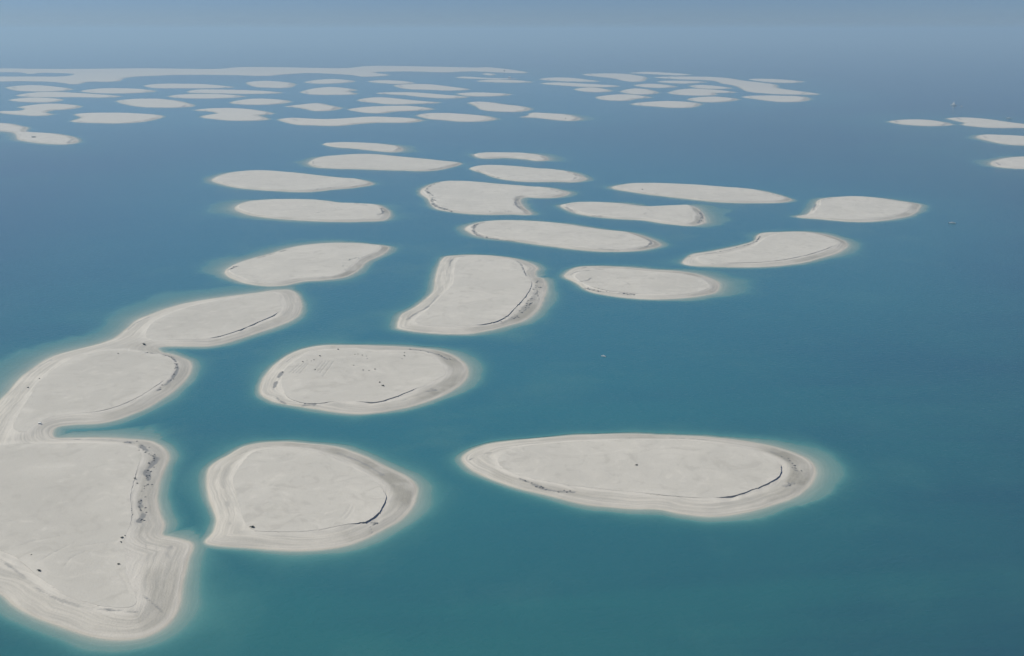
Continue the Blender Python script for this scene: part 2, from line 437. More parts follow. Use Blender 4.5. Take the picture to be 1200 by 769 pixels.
# ------------------------------------------------------------------ island data (traced outlines, photo pixels, laid on the ground plane)
# key, label, shore, plateau, dict(options)
NEAR = [
 dict(k='A', fdark=.26, furrows='50,655 62,648 80,639|76,663 80,656 87,651 100,646|138,671 146,682 151,695|0,612 9,611 18,609|20,640 40,633 70,628|90,640 115,636 138,633', tone=.7, grey=.4, label='long three-lobed sand island running off the left edge of the picture',
  shore='300,343.4 268.5,347.5 224.8,354.3 199.8,360.6 178,368.4 159,376.8 140.5,393.4 121.8,401.8 93.7,409 62.4,418.3 40.6,430.8 21.9,446.4 6.2,463.6 -12,484 -40,525 -70,600 -70,660 -30,684 0,694.5 18.7,710 46.8,725.7 78,738 109,746 140.5,749 168.6,746 190.4,735 203,722.6 209.8,710 212.3,697.6 213.9,678.9 218.5,657 225.4,638.3 215.4,633.6 199.8,630.5 188.9,627.3 191,614.9 187.3,604 184.2,585.2 187.3,566.5 193.6,547.7 197.5,535.2 190.4,526 178,518.3 149.9,515 115.5,513.6 81.2,513.6 63.5,512.7 60.9,507.4 65.6,501 87.4,497 124.9,494.9 153,485.5 174.8,476 199.8,460.5 215.4,446.5 223.5,434 222.3,424.6 212.3,419.3 199.8,415.2 187.3,412.1 184.2,408 193.6,405.9 218.5,405.9 243.5,405.9 262.2,402.7 287.2,395 325,382.5 345,373 352.5,364 351,349 342,341 325,340',
  plat=['171.7,395 174.8,382.4 193.6,370 224.8,359 268.5,350 300,345.5 322,343.5 328,350 329,363 320,369.5 300,378.4 285,385 281,386.5 259,393.4 237,397.4 199.8,398',
        '199.8,421.5 204.5,429.3 196.7,441.8 184.2,451 162.3,465 137.4,476 112.4,482.3 78,485.5 56.2,490 40.6,498 28,507 15.6,501 28,476 46.8,448 68.7,429.3 103,415 134.2,410.5 171.7,413.7 190,416',
        '62.4,519.8 118.6,519.8 149.9,523 165.5,532.3 164,540 157.7,560 153,582 154.5,607 146.7,629 146.7,653.9 149.9,678.9 160,703.8 154,711 124.9,711 99.9,705 68.7,691.4 37.5,669.5 15.6,650.8 0,645 -45,630 -50,560 -20,527 10,521'],
  cuts=[('318,370 300,378 285,385 281,386.5 259,393.4', 1.2), ('184,451 162,465 137,476 112,482', 0.35), ('158,560 153,582 154,600', 0.4), ('0,645 15.6,650.8 37,669', 0.25)],
  shelf=(7, [(-0.75, 0.65, 58), (0.2, -1, 4), (1, 0, 4)]), dx=1.3, dy=1.8,
  pools=[('150,517.5 160,520 168,525 176,532 182,537 178,545 172,552 174,560 172,572 166,583 164,592 168,602 164,612', 5.5, .75, 1),
         ('172,414.5 190,416.5 203,421 208,430 206,438 198,448 185,458', 3.2, .7, 1),
         ('64,513.6 90,514.5 120,515 148,516.5', 1.6, .5, 0),
         ('0,656 20,671 40,688 65,702 95,712 125,716 160,719', 2.2, .42, 0), ('168,700 180,708 192,718 196,728', 1.6, .5, 0),
         ('170,630 173,660 170,690', 1.2, .3, 0), ('184,632 182,660 184,690', 1.2, .25, 0), ('200,640 196,648 200,655', 4, .35, 0),
         ('150,386 158,379 175,371', 3.5, .4, 0), ('28,443 50,426 60,421', 3.0, .35, 0)]),
 dict(k='B', tone=.3, grey=1.0, label='oval sand island dotted with dark shrubs and furrow lines',
  shore='305.5,460 309,443.7 323.7,425.5 345.6,412.8 374.7,405.5 418.4,404.7 469.3,406.6 513,411 535,419 546,431 545,444 532,456 509,467.4 476.6,477.5 443.9,483.7 418,485.5 396.5,483 367,478.3 338,474 316.5,469',
  plat=['331.7,436.8 330.6,452 337,465 353,471.5 371.8,472.8 385.8,471 407.5,469 418,470.4 440.8,471 457,467 473,461 477.7,459 495,452 512,444.4 522,438 520,431.4 510,421.7 503.7,416 490.7,412.5 468,411.4 441,412 413,409 385.8,410.3 364,413.5 348,421.7 338,429'],
  cuts=[('478,459 470,462 457,467 440,471', 1.3), ('372,473 355,472 340,468', 0.9)],
  shelf=(7, [(1, 0, 12)]), dx=1.3, dy=1.9,
  pools=[('331,437 325,446 321,456 322,463 330,470 345,474 368,475', 3.6, .75, 0), ('478,409.5 495,411 510,415 520,419 528,422', 3.5, .65, 1),
         ('505,456 512,457 500,459', 2.2, .6, 0), ('336,424 345,417', 2, .5, 0), ('470,470 485,465 500,459', 3, .3, 0)],
  furrows='378,423 368.5,434.5|382,423 372,435.5|386,423 374.5,437|391,423 378,441|355,426 343,437|358.5,426 347,437|361,426 351,437.5|351,426 339,437'),
 dict(k='C', fdark=.2, furrows='400,606 407,599 410,592|405,608 411,601 414,594|300,605 340,600 380,602', tone=.2, grey=.85, label='pear-shaped sand island with pointed lower left corner beside the long island',
  shore='241.9,635.3 251,623.9 254.6,609.3 247.3,587.5 241.9,565.6 247.3,547.4 269.2,532.9 291,522 323.7,518.3 360,520 396.5,524.5 425.7,534.7 454.8,549.2 478,560.2 488,571 485,587.5 474,603.7 450,620 420,634.6 385.6,643 356.5,645.4 320,643.9 280,641.3 251,638.6',
  plat=['294.6,620.2 285.5,609.3 278.3,583.8 272.8,562 281.9,545.6 294.6,531 323.7,525.6 360,526.7 389.3,536.5 418.4,551 440.2,565.6 451.9,580.2 447.5,594.7 433,609.3 403.8,614.8 363.8,622 323.7,623'],
  cuts=[('452,580 447,595 433,609', 1.6), ('404,615 364,622 310,623', 0.12)],
  shelf=(6, [(1, -0.2, 9)]), dx=1.2, dy=1.8,
  pools=[('268,548 262,562 263,580 268,600 270,615', 4, .3, 0), ('397,531 430,545 448,557', 5, .35, 0), ('436,612.5 441,612.5 437,615.5', 1.6, .95, 1), ('434,617 436,623', 1.2, .7, 0), ('470,600 478,596', 2, .35, 0),
         ('280,533 300,525 320,523', 1.5, .4, 0)]),
 dict(k='D', tone=.25, grey=1.0, label='largest almond-shaped sand island alone in the right foreground',
  shore='542,538 548,530 568,522 600,516.8 640,512.8 688,509.6 736,508.8 784,510.4 832,512.8 880,518.4 918,527 945,538 956,552 950,567 932,581 897,594 864,602 832,604.8 800,602 772,596.8 736,596 688,591 640,580 600,570 568,558 550,548',
  plat=['584,537 600,526 640,520 688,516.8 744,515.5 800,516.3 840,519.5 880,527.5 906,538 915,546 914,556 900,566 880,574 862,580 824,583.5 776,580 736,576 688,571 640,564 600,554 586,545'],
  cuts=[('914,546 915,556 905,564 885,573 862,580', 1.7), ('800,583 776,580', 0.5)],
  shelf=(6, [(1, 0.1, 21), (0.3, -0.9, 3)]), dx=1.2, dy=1.8,
  pools=[('609,562 618,565 628,569 640,573 655,576 672,577', 3.2, .6, 1), ('712,514 730,513.5 738,514', 2, .6, 0), ('785,513.5 812,514.5 828,516', 2.2, .6, 0), ('551,538 560,533 575,531', 2.2, .5, 0),
         ('560,541 575,546 590,551', 2, .35, 0), ('605,523.5 640,518 665,516.5', 1.4, .4, 0), ('905,530 925,541 934,553', 5, .3, 1), ('930,566 920,570', 4, .4, 1)]),
 dict(k='E', label='boot-shaped sand island with notched right side in the middle',
  shore='466,384 466,376 470,369 484,362 496,353 508,342 511,326 515,312 520,302 536,299.4 560,299 588,301 608,304 622,309 630,315 626,319 627,324 638,327.6 640,340 636,354 628,366 615,375 594,382 570,388 548,391.4 524,391.5 496,389.5 474,386.5',
  plat=['486,376 500,364 520,344 531,332 533,314 538,303 560,300 586,302 602,305 612,312 616,323 623,331 618,344 606,358 594,370 583,376 566,380 540,382 516,382 492,380'],
  cuts=[('612,312 616,323', 1.6), ('623,331 618,344 606,358 594,370 583,376 570,379', 1.3)],
  shelf=(6, [(1, -0.3, 12), (-1, 0, 3)]), dx=1.7, dy=3.0,
  pools=[('527,312 529,305 537,301.5 548,300.5', 4, .75, 0), ('477,375 484,370 500,361 514,347', 4, .6, 0), ('590,302.5 604,306 611,311 613,317 617,323', 3, .6, 0), ('632,330 628,343 620,356 606,370 590,378', 9, .38, 1), ('515,340 522,330 524,316', 3, .3, 0), ('577,378 590,379', 3, .5, 0)]),
 dict(k='F', tone=.5, label='blunt oval sand island with scarred surface right of the boot-shaped one',
  shore='661,323.8 672.6,315 690,312.3 724,313 762.7,316 801,318.8 828,325 842,333 840,341 818,346.8 785.7,350.2 751,350.2 716.7,346.8 690,341 676,331.4',
  plat=['674,323.8 686,317 724,315.5 766.5,319 805,322.7 826,329 832,336 816,342 782,344.5 736,343.5 701,338 682,331'],
  cuts=[('700,338 736,343', 0.8)],
  shelf=(7, [(1, 0, 38)]), dx=2.0, dy=3.6,
  pools=[('669,322 675,319 690,318', 3, .6, 0), ('681,314.5 687,312.8', 3, .6, 0), ('680,331 690,329 692,327', 4, .5, 0), ('685,337 700,341 715,343 735,345 752,346', 3, .55, 1), ('698,316 706,317', 5, .3, 0), ('722,330 732,331 740,336', 3, .25, 0)]),
 dict(k='G', label='comma-shaped sand island curving down to a left tail',
  shore='801,308.4 808.7,299.6 839,294 870,287.3 885.3,281.6 889,275 916,272 946.7,272 973.5,276.6 993,285.4 984,295 954,304.6 923.7,310.3 885.3,313 839,312.2',
  plat=['818,302 854.7,297.5 885,288 897,279 920,273 946.7,273 969.7,278.5 982,284 969.7,291 939,300.2 904.5,306 862,308 822,307.2'],
  cuts=[('972,290 939,300 904,306 862,308', 0.8)],
  shelf=(7, [(1, 0, 20)]), dx=2.0, dy=4.0,
  pools=[('806,300.5 840,295.5 872,288 886,283 891,276', 3.2, .6, 1)]),
 dict(k='H', label='teardrop sand island farthest right of the middle cluster',
  shore='934.4,254 946.7,251 954.3,243 958,235.6 985,231 1023,231.7 1054,235.6 1079,241.3 1072,249.8 1050,256 1015.7,260 985,259 958,256.5',
  shelf=(8, [(1, 0, 10), (-1, .5, 10)]), inset=16, dx=2.4, dy=5.0, pools=[('953,246 957,238 975,232.5', 4, .5, 0)]),
 dict(k='I', label='long flat cigar-shaped sand island right of centre behind the comma-shaped one',
  shore='718.6,220 732,216.4 766.5,215.3 812.5,217 854.7,220 897,225 927,234.4 916,237.2 877.7,238 839,236.5 793,231.7 751,226.8',
  shelf=(8, [(-1, 0, 14), (1, 0, 6)]), inset=12, dx=2.4, dy=5.0, pools=[('748,226 790,231', 4, .35, 0), ('905,228 918,233', 3, .4, 0)]),
 dict(k='J', label='peanut-shaped sand island with ragged right end',
  shore='657,241.3 670.7,238.3 701,237.5 728,238.7 755,242 785.7,241.7 812.5,242 824,251 826,260 812.5,264.5 785.7,262.7 755,258.4 724,256.5 690,252.8 670.7,248.2',
  shelf=(9, [(1, 0, 42), (-1, 0, 6)]), inset=15, dx=2.3, dy=5.0, pools=[('663,243 675,249 690,252 705,253.5', 4.5, .55, 0), ('665,240.5 678,239', 4, .5, 0), ('820,247 823,256 818,261', 6, .55, 1), ('735,241 760,246 755,252', 5, .25, 0)]),
 dict(k='K', label='broad sausage-shaped sand island at the centre above the boot-shaped one',
  shore='546,268 558,262 582,259 621,259 660,262.6 702,268.6 741,273.4 762,280 773,287.5 759,292 729,295 696,294.2 660,290.5 615,284.5 579,280 557,275.5',
  shelf=(9, [(-1, 0, 10), (1, 0, 6)]), inset=14, dx=2.2, dy=4.5, pools=[('567,261.5 557,265 555,271 562,276 580,279.5 605,282.5', 5.5, .6, 1), ('758,280 763,285 757,290', 5, .6, 0), ('700,292 725,293.5', 4, .35, 0)]),
 dict(k='L', label='flipper-shaped sand island with square notch at lower right',
  shore='493,224.5 504,217 519,213 552,213 585,216 618,218.5 648,221 666,226.6 655,231 633,232 613,232 609,235.6 615,244 622.5,251 600,251.5 564,251.5 531,248.5 510,243.4 502.5,233.5',
  shelf=(8, [(1, 0, 12), (-1, 0, 6)]), inset=15, dx=2.3, dy=5.0, pools=[('515,214.5 503,219 500,224 506,230 507,238 514,243 530,247.5', 6, .62, 1), ('606,233 604,238 611,246 617,250', 5, .6, 0), ('565,248.5 600,248.5', 4, .35, 1), ('645,222.5 655,226', 4, .5, 0)]),
 dict(k='M', label='smooth slipper-shaped sand island above the flipper-shaped one',
  shore='550.5,197.5 564,194.5 594,194.5 624,197 654,199.6 675,203.5 687,209.5 677,213 648,213.2 612,212.8 582,208.6 564,202.6',
  shelf=(8, [(1, 0, 16)]), inset=13, dx=2.5, dy=6.0, pools=[('665,202 676,207 672,211', 6, .55, 0), ('558,199.5 570,204.5 585,208.5', 4, .5, 0)]),
 dict(k='N', label='thin arched sand islet topmost in the centre column',
  shore='555,181.6 567,179.5 600,179.5 627,181 641,184.6 643,187.4 630,188.7 618,187 594,185 564,185.3',
  shelf=(9, [(1, 0, 44), (-1, 0, 10)]), inset=12, dx=2.7, dy=7.0, pools=[('634,184 638,186', 6, .5, 0)]),
 dict(k='O', label='narrow sliver of sand behind the long pointed island',
  shore='378.7,169 395.7,167.6 424,167.8 452.4,169.8 468,172.7 471,176 464,178.2 441,177 412.7,174 390,172',
  shelf=(9, [(1, 0, 48)]), inset=13, dx=3, dy=8.0, pools=[('470,172.7 464,176', 5, .6, 0)]),
 dict(k='P', label='long pointed sand island with blurred left tip in the third row',
  shore='362,191 371,185.8 395.7,182.6 429.7,181 460.9,183 492,186 520,188.8 541,191.7 529,196 506,200.2 469,199.8 429.7,198.5 390,197.4 370,195.5',
  shelf=(9, [(-1, 0, 30)]), inset=13, dx=2.7, dy=7.0, pools=[('368,188 367,193 375,195.5', 4, .45, 0), ('508,198.5 520,196', 4, .45, 0), ('520,190 532,191.5', 4, .4, 0)]),
 dict(k='Q', label='smooth leaf-shaped sand island leftmost of the upper middle rows',
  shore='250,211 259.7,205.3 282,201.6 310.7,200.4 341.8,202.4 373,205.8 401,208.7 424,211 437,215.7 418,219.4 390,222.3 361.7,224.8 327.7,224 290.8,221.2 267,217.8',
  shelf=(9, [(-1, 0, 22)]), inset=13, dx=2.5, dy=6.0, pools=[('385,220.5 410,217.5 425,215', 5, .3, 0), ('371,222.5 375,221', 4, .5, 0)]),
 dict(k='R', label='oval sand island with churned surface below the leaf-shaped one',
  shore='276,243.5 286,237.8 310.7,235 347.5,233.9 378.7,235 395.7,237.8 424,239.3 446.7,242 456,249.7 452.8,256.7 429.7,259.4 390,259.7 347.5,258 310.7,254.8 287,250.4',
  shelf=(9, [(-1, 0, 55)]), inset=12, dx=2.3, dy=5.5, pools=[('446,245 449,250 444,252', 5, .65, 1), ('415,239 430,241.5', 4, .5, 0), ('372,250 384,247', 5, .3, 0), ('380,237.5 390,240 384,243', 4, .25, 0)]),
 dict(k='S', label='whale-shaped sand island with pointed upper right tip above the long island',
  shore='265,318.6 275,310.5 293.7,304.4 319,297.4 341.8,290.3 370,286.6 401,285.2 435.4,286.6 455.5,290.3 449.5,297.4 432.5,305.9 421,315.8 404,324.5 378.7,328.2 353,330 333.4,334.5 310.7,335.2 285,331 269,324.3',
  cuts=[('300,304 320,298', 0.5)],
  shelf=(8, [(-0.8, 0.5, 42), (1, -0.6, 6)]), inset=12, dx=2.0, dy=3.8, pools=[('300,304 318,299 335,294', 4, .55, 0), ('268,317 277,313', 6, .45, 1), ('408,306 418,303', 6, .45, 1), ('405,318 402,312 412,307', 3, .3, 0), ('400,300 420,296', 3, .2, 0)]),
]
FAR = [
 ('double sand island joined by a narrow neck at the left edge', '0,144.5 13.5,145.4 25.4,148 32,149.6 28.7,153.8 37,155.2 59,156.4 76,159 88,162.3 91.3,166.2 81,169 59,168.7 37,166.5 22,163 20,158 17,155.5 0,153.5 -22,153 -25,148', [(-.6, -.6, 30), (1, 0, 10)]),
 ('far sand island with fishtail left end behind the double island', '85.4,142.3 96.4,137.8 88.8,134.4 104.8,132.7 135,132.4 160.6,133 191,136.4 172.4,142 143.7,144.5 110,144'),
 ('far ragged two-pronged sand island near the left edge', '0,130.7 25.4,129.7 30.4,127.6 22,126 40.6,122.9 64.2,121.9 84.5,122.9 94.7,125 81,128 60.9,129.3 52.4,131.9 59,134.4 42.3,135.7 20.3,134.4 0,132.4 -8,131.5'),
 ('far small lens of sand just above the two-pronged island at far left', '11,117.5 27,115.3 50.7,114.8 72.7,117 62.6,119.5 33.8,119.7'),
 ('far long flat sand bar, second row below the shore strip at far left', '20.3,112 33.8,109.4 64.2,108 101.4,109.9 142,113 126.8,114.4 84.5,113.8 42.3,113.8'),
 ('far oval sand island next below the shore strip at far left', '8.5,103 25.4,100.6 47.3,100.2 67.6,102 84.5,104.8 72.7,106.5 42.3,107.3 18.6,106'),
 ('far slim sand island right of the topmost oval at far left', '96.4,107 115,104.3 143.7,103.8 169,105 181,107 160.6,109 118.3,109.4'),
 ('continuous low sand strip along the far horizon at upper left', '-30,79.8 0,80.3 50.7,81 101.4,81 169,80.3 200,80.6 256,81 278,79 323.7,79 380,80 409,80 427.6,77.8 478.3,77.8 560,79.4 570.7,79 592.7,81 618,85.4 596,85.4 553.8,83.7 520.6,84.9 478.3,83.7 436,85 456.4,87.9 427.6,90 410.7,87.9 393.8,86.7 360,85.7 325.4,87.9 315,89 264.5,87.9 205,87.9 186,88.7 147,91.3 138.6,95.2 101.4,96 89.6,98.9 64.2,96.3 25.4,95.2 0,95.5 -30,95 -30,90 0,90 42.3,90 76,89.6 89.6,87 67.6,85.7 50.7,85.4 33.8,86.7 25.4,85 0,84.5 -30,84'),
 ('far plump sand island right of the fishtail one', '137.8,118.8 152,116.6 186,116 197,117 213.8,119.5 226.5,124.2 210.4,126 180,126 169,125.6 148.8,122.2'),
 ('far thin sand bar just under the long strip left of centre', '169,100.6 180,98.9 213.8,98.4 244,99.2 273,102.3 247.6,103.4 205,103.4 180,103'),
 ('far thin sand bar, upper one of an almost touching pair', '219.7,108 227.3,105.8 264.5,105.4 298.3,106.3 330.5,108.8 306.8,110 256,109.5'),
 ('far sand bar, lower one of an almost touching pair', '197,113.3 213.8,111 239,110.5 264.5,111 286.5,113.2 264.5,115 222.3,115.3'),
 ('far short stubby sand island under the long strip at left centre', '290,97.2 301.7,95.5 323.7,95.5 345,98.9 339,102.4 315,102.8 298.3,101.4'),
 ('far spindle-shaped sand island above the butterfly-shaped one', '269.6,120.5 284.8,117 305,115.8 323.7,116.6 339.8,119.2 323.7,122 290,122.6'),
 ('far butterfly-shaped sand island with notched ends', '229,129.3 247.6,127.3 273,127 298.3,129 322,133.5 301.7,135.2 315,139.8 290,141.5 261,140.6 236.6,137 247.6,134.4 256,133.2 247.6,131'),
 ('far diamond-shaped sand island above the long wavy one', '334.7,125 349,123.4 371,121.2 377,121.7 390.4,124.6 399.7,126.8 388.7,129.3 368.5,130 362.6,128.5 349,126'),
 ('far long wavy sand island at the near edge of its cluster', '328.8,140.3 340.6,138.6 360,139 385.4,139.8 410.7,138.6 436,137 461.4,137.8 485,139 493.6,141.5 478.3,143.7 444.5,143.7 419,145.4 393.8,147.6 368.5,147 349,146.2 335.5,143.2'),
 ('far tiny leaf of sand just above the stout island with forked end', '357.5,96.5 373.5,93.8 393.8,93 415.8,95.5 399,97.5 373.5,98.2'),
 ('far stout sand island with forked right end', '354,108.2 360,105.6 370,103.6 390.4,102.3 410.7,104.3 418,106 407,107.3 418,110.2 393.8,111.2 368.5,111 360,109.9'),
 ('far small sand bar right of the tiny leaf under the strip', '432,95.5 453,94.3 478,96 485,97.5 461.4,98.4'),
 ('far tadpole-shaped sand bar tapering right toward centre', '461.4,100.6 481.7,98.9 507,99.2 529,102 548.5,105 529,106.2 503.7,105.3 478.3,104.3'),
 ('far long thin drooping sand bar below the tadpole-shaped one', '441,109.4 461.4,108.4 491.9,109 512,110.7 547.7,113.8 529,115.3 503.7,114.4 475,111.6'),
 ('far sand island with thick left end and thin right tail', '419,118 431,115 454.7,114.6 475,117 495,118.7 514.7,120.5 486.8,121.7 461.4,122.4 439.5,120.5'),
 ('far boat-shaped sand island directly above the wavy one', '409,128.5 427.6,125.8 453,124.6 478.3,124.3 495,125.8 507,128 486.8,129.8 461.4,130.7 447.9,132.7 427.6,131.9'),
 ('far sand island just right of the wavy one at cluster front', '490,135.2 503.7,133 529,133 560,135.2 570.7,136.6 581,139.5 567.3,142 537,142.5 520,140.8 503.7,139.5'),
 ('far hairline sandbar below the right end of the strip', '535,90.8 545.4,90 570.7,91.6 606,92.3 587.6,92.8 554,92.3'),
 ('far low sand bar touching the hairline bar from below', '559.7,95 579,93.6 604.5,94.2 624.8,96.3 604.5,97 579,96.5'),
 ('tiny bright sand spit between strip and hairline bar', '565,86.6 570,86 580,87 578,88.2 570.7,87.8'),
 ('far slim sand island alone right of the drooping bar', '536,109.9 553.8,108.7 575.8,109 600,111 579,112.8 553.8,112.8 540,111.2'),
 ('far wedge-shaped sand island with slanted left end', '550.4,120.5 570.7,119.7 591,122.6 611.3,125 622,128 611.3,130.7 592.7,131 564,128.5 557,124'),
 ('far sand island with stepped left corner, nearest right of its cluster', '609.6,137.3 619.7,135.2 619.7,133.2 646.8,133.2 668.8,135.2 679.8,139.5 672,141.7 651.9,140.8 628,138', [(1, 0, 60)]),
 ('far sand bar, uppermost at the left end of the right-hand cluster', '633.5,93 645.4,91.3 670.7,91.6 687.6,93.5 702,95.5 679,95.8 653.8,95'),
 ('far long sand bar, second from top at left of right-hand cluster', '634.4,98 653.8,97 687.6,98.5 726.5,101 704.5,102.3 670.7,101'),
 ('far short sand bar, third from top at left of right-hand cluster', '674,104.8 687.6,102.8 704.5,103.6 717.2,106.5 704.5,108 684,107'),
 ('far thick hook-shaped sand island topping the right-hand cluster', '682.5,87.4 704.5,86.4 728,86.5 745,88.4 757,91.3 755,94.7 736.7,95.5 721.4,92 702.8,90'),
 ('farthest thin sand bar of the right-hand cluster', '737.5,85.7 755,84.5 775.5,85 809,87.6 797.5,88.4 763.7,87'),
 ('far little round sand island at the heart of the right-hand cluster', '728,107.3 738,104.3 755,104.3 771,108.7 755,110.7 738,109.9'),
 ('far plump sand island second nearest at left of right-hand cluster', '699.5,114.4 714.7,111.6 738,111 763,114.4 745,116 736.7,117.8 708,117'),
 ('far small sand bar above the little round island, right-hand cluster', '744,100 758.6,98.5 777,99.2 792.4,102 772,103 755,102'),
 ('far loaf-shaped sand island nearest in the right-hand cluster', '740,122.2 755,120 780.6,118.8 797,119.2 813.8,120.5 820.6,122.6 812,125.6 790,126.3 772,125'),
 ('far long staircase-shaped sand island along the back right of its cluster', '767,90.8 789,90 805.4,90 830.7,90.4 856,92 871.3,94.7 890,96.8 911.9,100.6 908.5,102.6 932,106.5 960,110.6 932,110.9 898.3,109.5 874.7,106.5 862.8,100.6 847.6,98 835.8,94.7 797,93'),
 ('far thin sand bar tucked below the staircase-shaped island', '770.5,95.8 780,94.9 805.4,95.2 828,96.3 805.4,98 788.5,97.5'),
 ('far thin sand bar above the middle of the staircase-shaped island', '878,93 906.8,93 942,96 918.6,97.2 890,95'),
 ('far small sand bar in the bay of the staircase-shaped island', '808,100.9 827.3,99.9 857.8,103.6 835.8,104.3 815.5,103'),
 ('far fork-ended sand bar in the middle of the right-hand cluster', '783.4,109 800,104.8 830.7,104.8 862.8,108.5 835.8,109.4 839,111 813.8,112'),
 ('far lens-shaped sand island right behind the loaf-shaped one', '805.4,116.6 822.3,114 847.6,114 864.5,116.6 847.6,119.5 822.3,119.5'),
 ('far sand island at the near right corner of the right-hand cluster', '869.6,113.8 890,112.2 918.6,112.6 942.3,113.8 948,116.6 937.2,119.2 911.9,119.2 890,116.6'),
 ('slim lens-shaped sand island, leftmost of four at the right edge', '1042.6,142.4 1054.3,140.9 1074.6,140.2 1098,141.8 1115.5,146 1098,147.6 1071.5,146.8 1054.3,145.2'),
 ('pointed sand island cut by the right edge, uppermost of three', '1110.5,139 1126,137.9 1152.6,139.3 1176,142.4 1200,145.5 1225,149 1215,151 1200,150 1176,150.2 1149.5,149 1127.6,146 1132.3,144.5 1119.8,141.3'),
 ('sand island cut by the right edge, middle of three', '1144,160.8 1151,158.2 1176,158.5 1200,159.7 1235,163 1235,170 1200,170.5 1176,168.6 1155.7,164.3', [(-1, 0, 30)]),
 ('sand island cut by the right edge, lowest of three', '1160.4,192 1169.7,187.7 1185.3,185 1200,183.8 1240,186 1245,194 1200,197.8 1176,196.4 1163.5,194.4', [(-1, .3, 36)]),
]
GN, GF = 'sand islands of the near cluster', 'far sand islands fading into the haze'


# ------------------------------------------------------------------ island builder
class Island:
    pass


ISL = []


def make_island(d, far=False):
    I = Island()
    I.far = far
    seed = len(ISL) * 13 + 5
    px = parse(d['shore'])
    S = unproj(spline(px, 3 if far else 6))
    c = S.mean(0)
    I.c = c
    D = float(np.hypot(*c))
    # a little wander in the shoreline
    nx = np.roll(S, -1, 0) - np.roll(S, 1, 0)
    nx = np.stack([nx[:, 1], -nx[:, 0]], 1) / np.maximum(np.linalg.norm(nx, axis=1), 1e-6)[:, None]
    amp = 0.0017 * D
    S = S + nx * (fbm(S[:, 0] / (14 * amp), S[:, 1] / (22 * amp), seed, 5) * amp)[:, None]
    I.S = S
    I.zp = d.get('zp', 3.0 if not far else 2.6)
    I.w0, I.wdirs = d.get('shelf', (9, []))
    I.P = [unproj(spline(parse(q), 6), I.zp) for q in d['plat']] if 'plat' in d else None
    inset0 = d.get('inset', 14)
    dx, dy = d['dx'], d['dy']
    wmax = I.w0 + sum(q[2] for q in I.wdirs) + 26
    lo, hi = S.min(0) - wmax, S.max(0) + wmax
    pools = [(unproj(spline(parse(q[0]), 4, False), 1.5), q[1], q[2]) for q in d.get('pools', [])]
    cuts = [(unproj(spline(parse(q), 4, False), 3.0), hh) for q, hh in d.get('cuts', [])]
    furrows = [unproj(parse(q), I.zp) for q in d.get('furrows', '').split('|') if q]

    def shelf_w(xy, n):
        wd = np.full(len(xy), float(I.w0)) * (1 + 0.85 * fbm(xy[:, 0] / 70, xy[:, 1] / 90, seed + 3, 3))
        for (ux, uy, ex) in I.wdirs:
            L = math.hypot(ux, uy)
            q = np.clip((n[:, 0] * ux + n[:, 1] * uy) / L, 0, 1)
            wd = wd + ex * q ** 1.6 * (1 + 0.6 * fbm(xy[:, 0] / 45, xy[:, 1] / 60, seed + 9, 4))
        return np.maximum(wd, 3.0)

    def depth(xy, ds, n):
        wd = shelf_w(xy, n)
        t = np.maximum(ds, 0)
        sh = np.minimum(t / wd, 1.0)
        return 0.16 * sstep(0, 3.0, t) + 0.30 * sh + np.maximum(t - wd, 0) * 0.27 * np.maximum(0.3, 1 + 1.3 * fbm(xy[:, 0] / 90, xy[:, 1] / 120, seed + 15, 4)) + 0.012 * t
    I.depth = depth

    def dplat(xy, ds, n):
        if I.P is not None:
            r = None
            for q in I.P:
                v, _ = sdf(xy, q)
                r = v if r is None else np.minimum(r, v)
            return r + 0.7 * fbm(xy[:, 0] / 6, xy[:, 1] / 6, seed + 21, 3)
        ins = inset0 * (1 + 0.5 * fbm(xy[:, 0] / 60, xy[:, 1] / 80, seed + 11, 2))
        ins = ins * (1 + 0.35 * np.clip(n[:, 0], -1, 1)) * (1 - 0.25 * n[:, 1])
        return ins + ds

    def ztop(xy):
        return I.zp + 0.22 * fbm(xy[:, 0] / 40, xy[:, 1] / 40, seed + 1, 4)
    I.ztop = ztop

    def zall(xy, ds, n, dp):
        """ground height outside the plateau"""
        jag = 0.75 + 0.5 * fbm(xy[:, 0] / 12, xy[:, 1] / 12, seed + 31, 2)
        scarp = np.full(len(xy), 0.04)
        for (pl, hgt) in cuts:
            v, _ = sdf(xy, pl, False)
            scarp = np.maximum(scarp, 0.04 + hgt * sstep(22, 3, v) * jag)
        if far: scarp = scarp * 0
        zr = I.zp - scarp
        a = np.maximum(-ds, 0)
        r = a / np.maximum(a + np.maximum(dp, 0), 1e-3)
        ter = 0.09 * fbm(a / 4.0 + 3 * fbm(xy[:, 0] / 50, xy[:, 1] / 50, seed + 5, 2), (xy[:, 0] + xy[:, 1]) / 80, seed + 6, 3)
        z = zr * r ** 0.85 + (ter + 0.25 * fbm(xy[:, 0] / 18, xy[:, 1] / 18, seed + 7, 3)) * np.clip(a / 6, 0, 1) * np.clip(dp / 4, 0, 1)
        z = np.where(a > 0.05, np.maximum(z, 0.03 + 0.02 * a), z)
        z = np.where(ds > 0, -depth(xy, ds, n), z)
        return z, np.where(ds > 0, 0, np.where(dp <= 0, 1, r))

    def ground(xy):
        xy = np.asarray(xy, float).reshape(-1, 2)
        ds, n = sdf(xy, I.S)
        dp = dplat(xy, ds, n)
        z, _ = zall(xy, ds, n, dp)
        return np.where(dp <= 0, ztop(xy), z)
    I.ground = ground

    nxg, nyg = int((hi[0] - lo[0]) / dx) + 2, int((hi[1] - lo[1]) / dy) + 2
    gx, gy = np.meshgrid(lo[0] + np.arange(nxg) * dx, lo[1] + np.arange(nyg) * dy)
    xy = np.stack([gx.ravel(), gy.ravel()], 1)
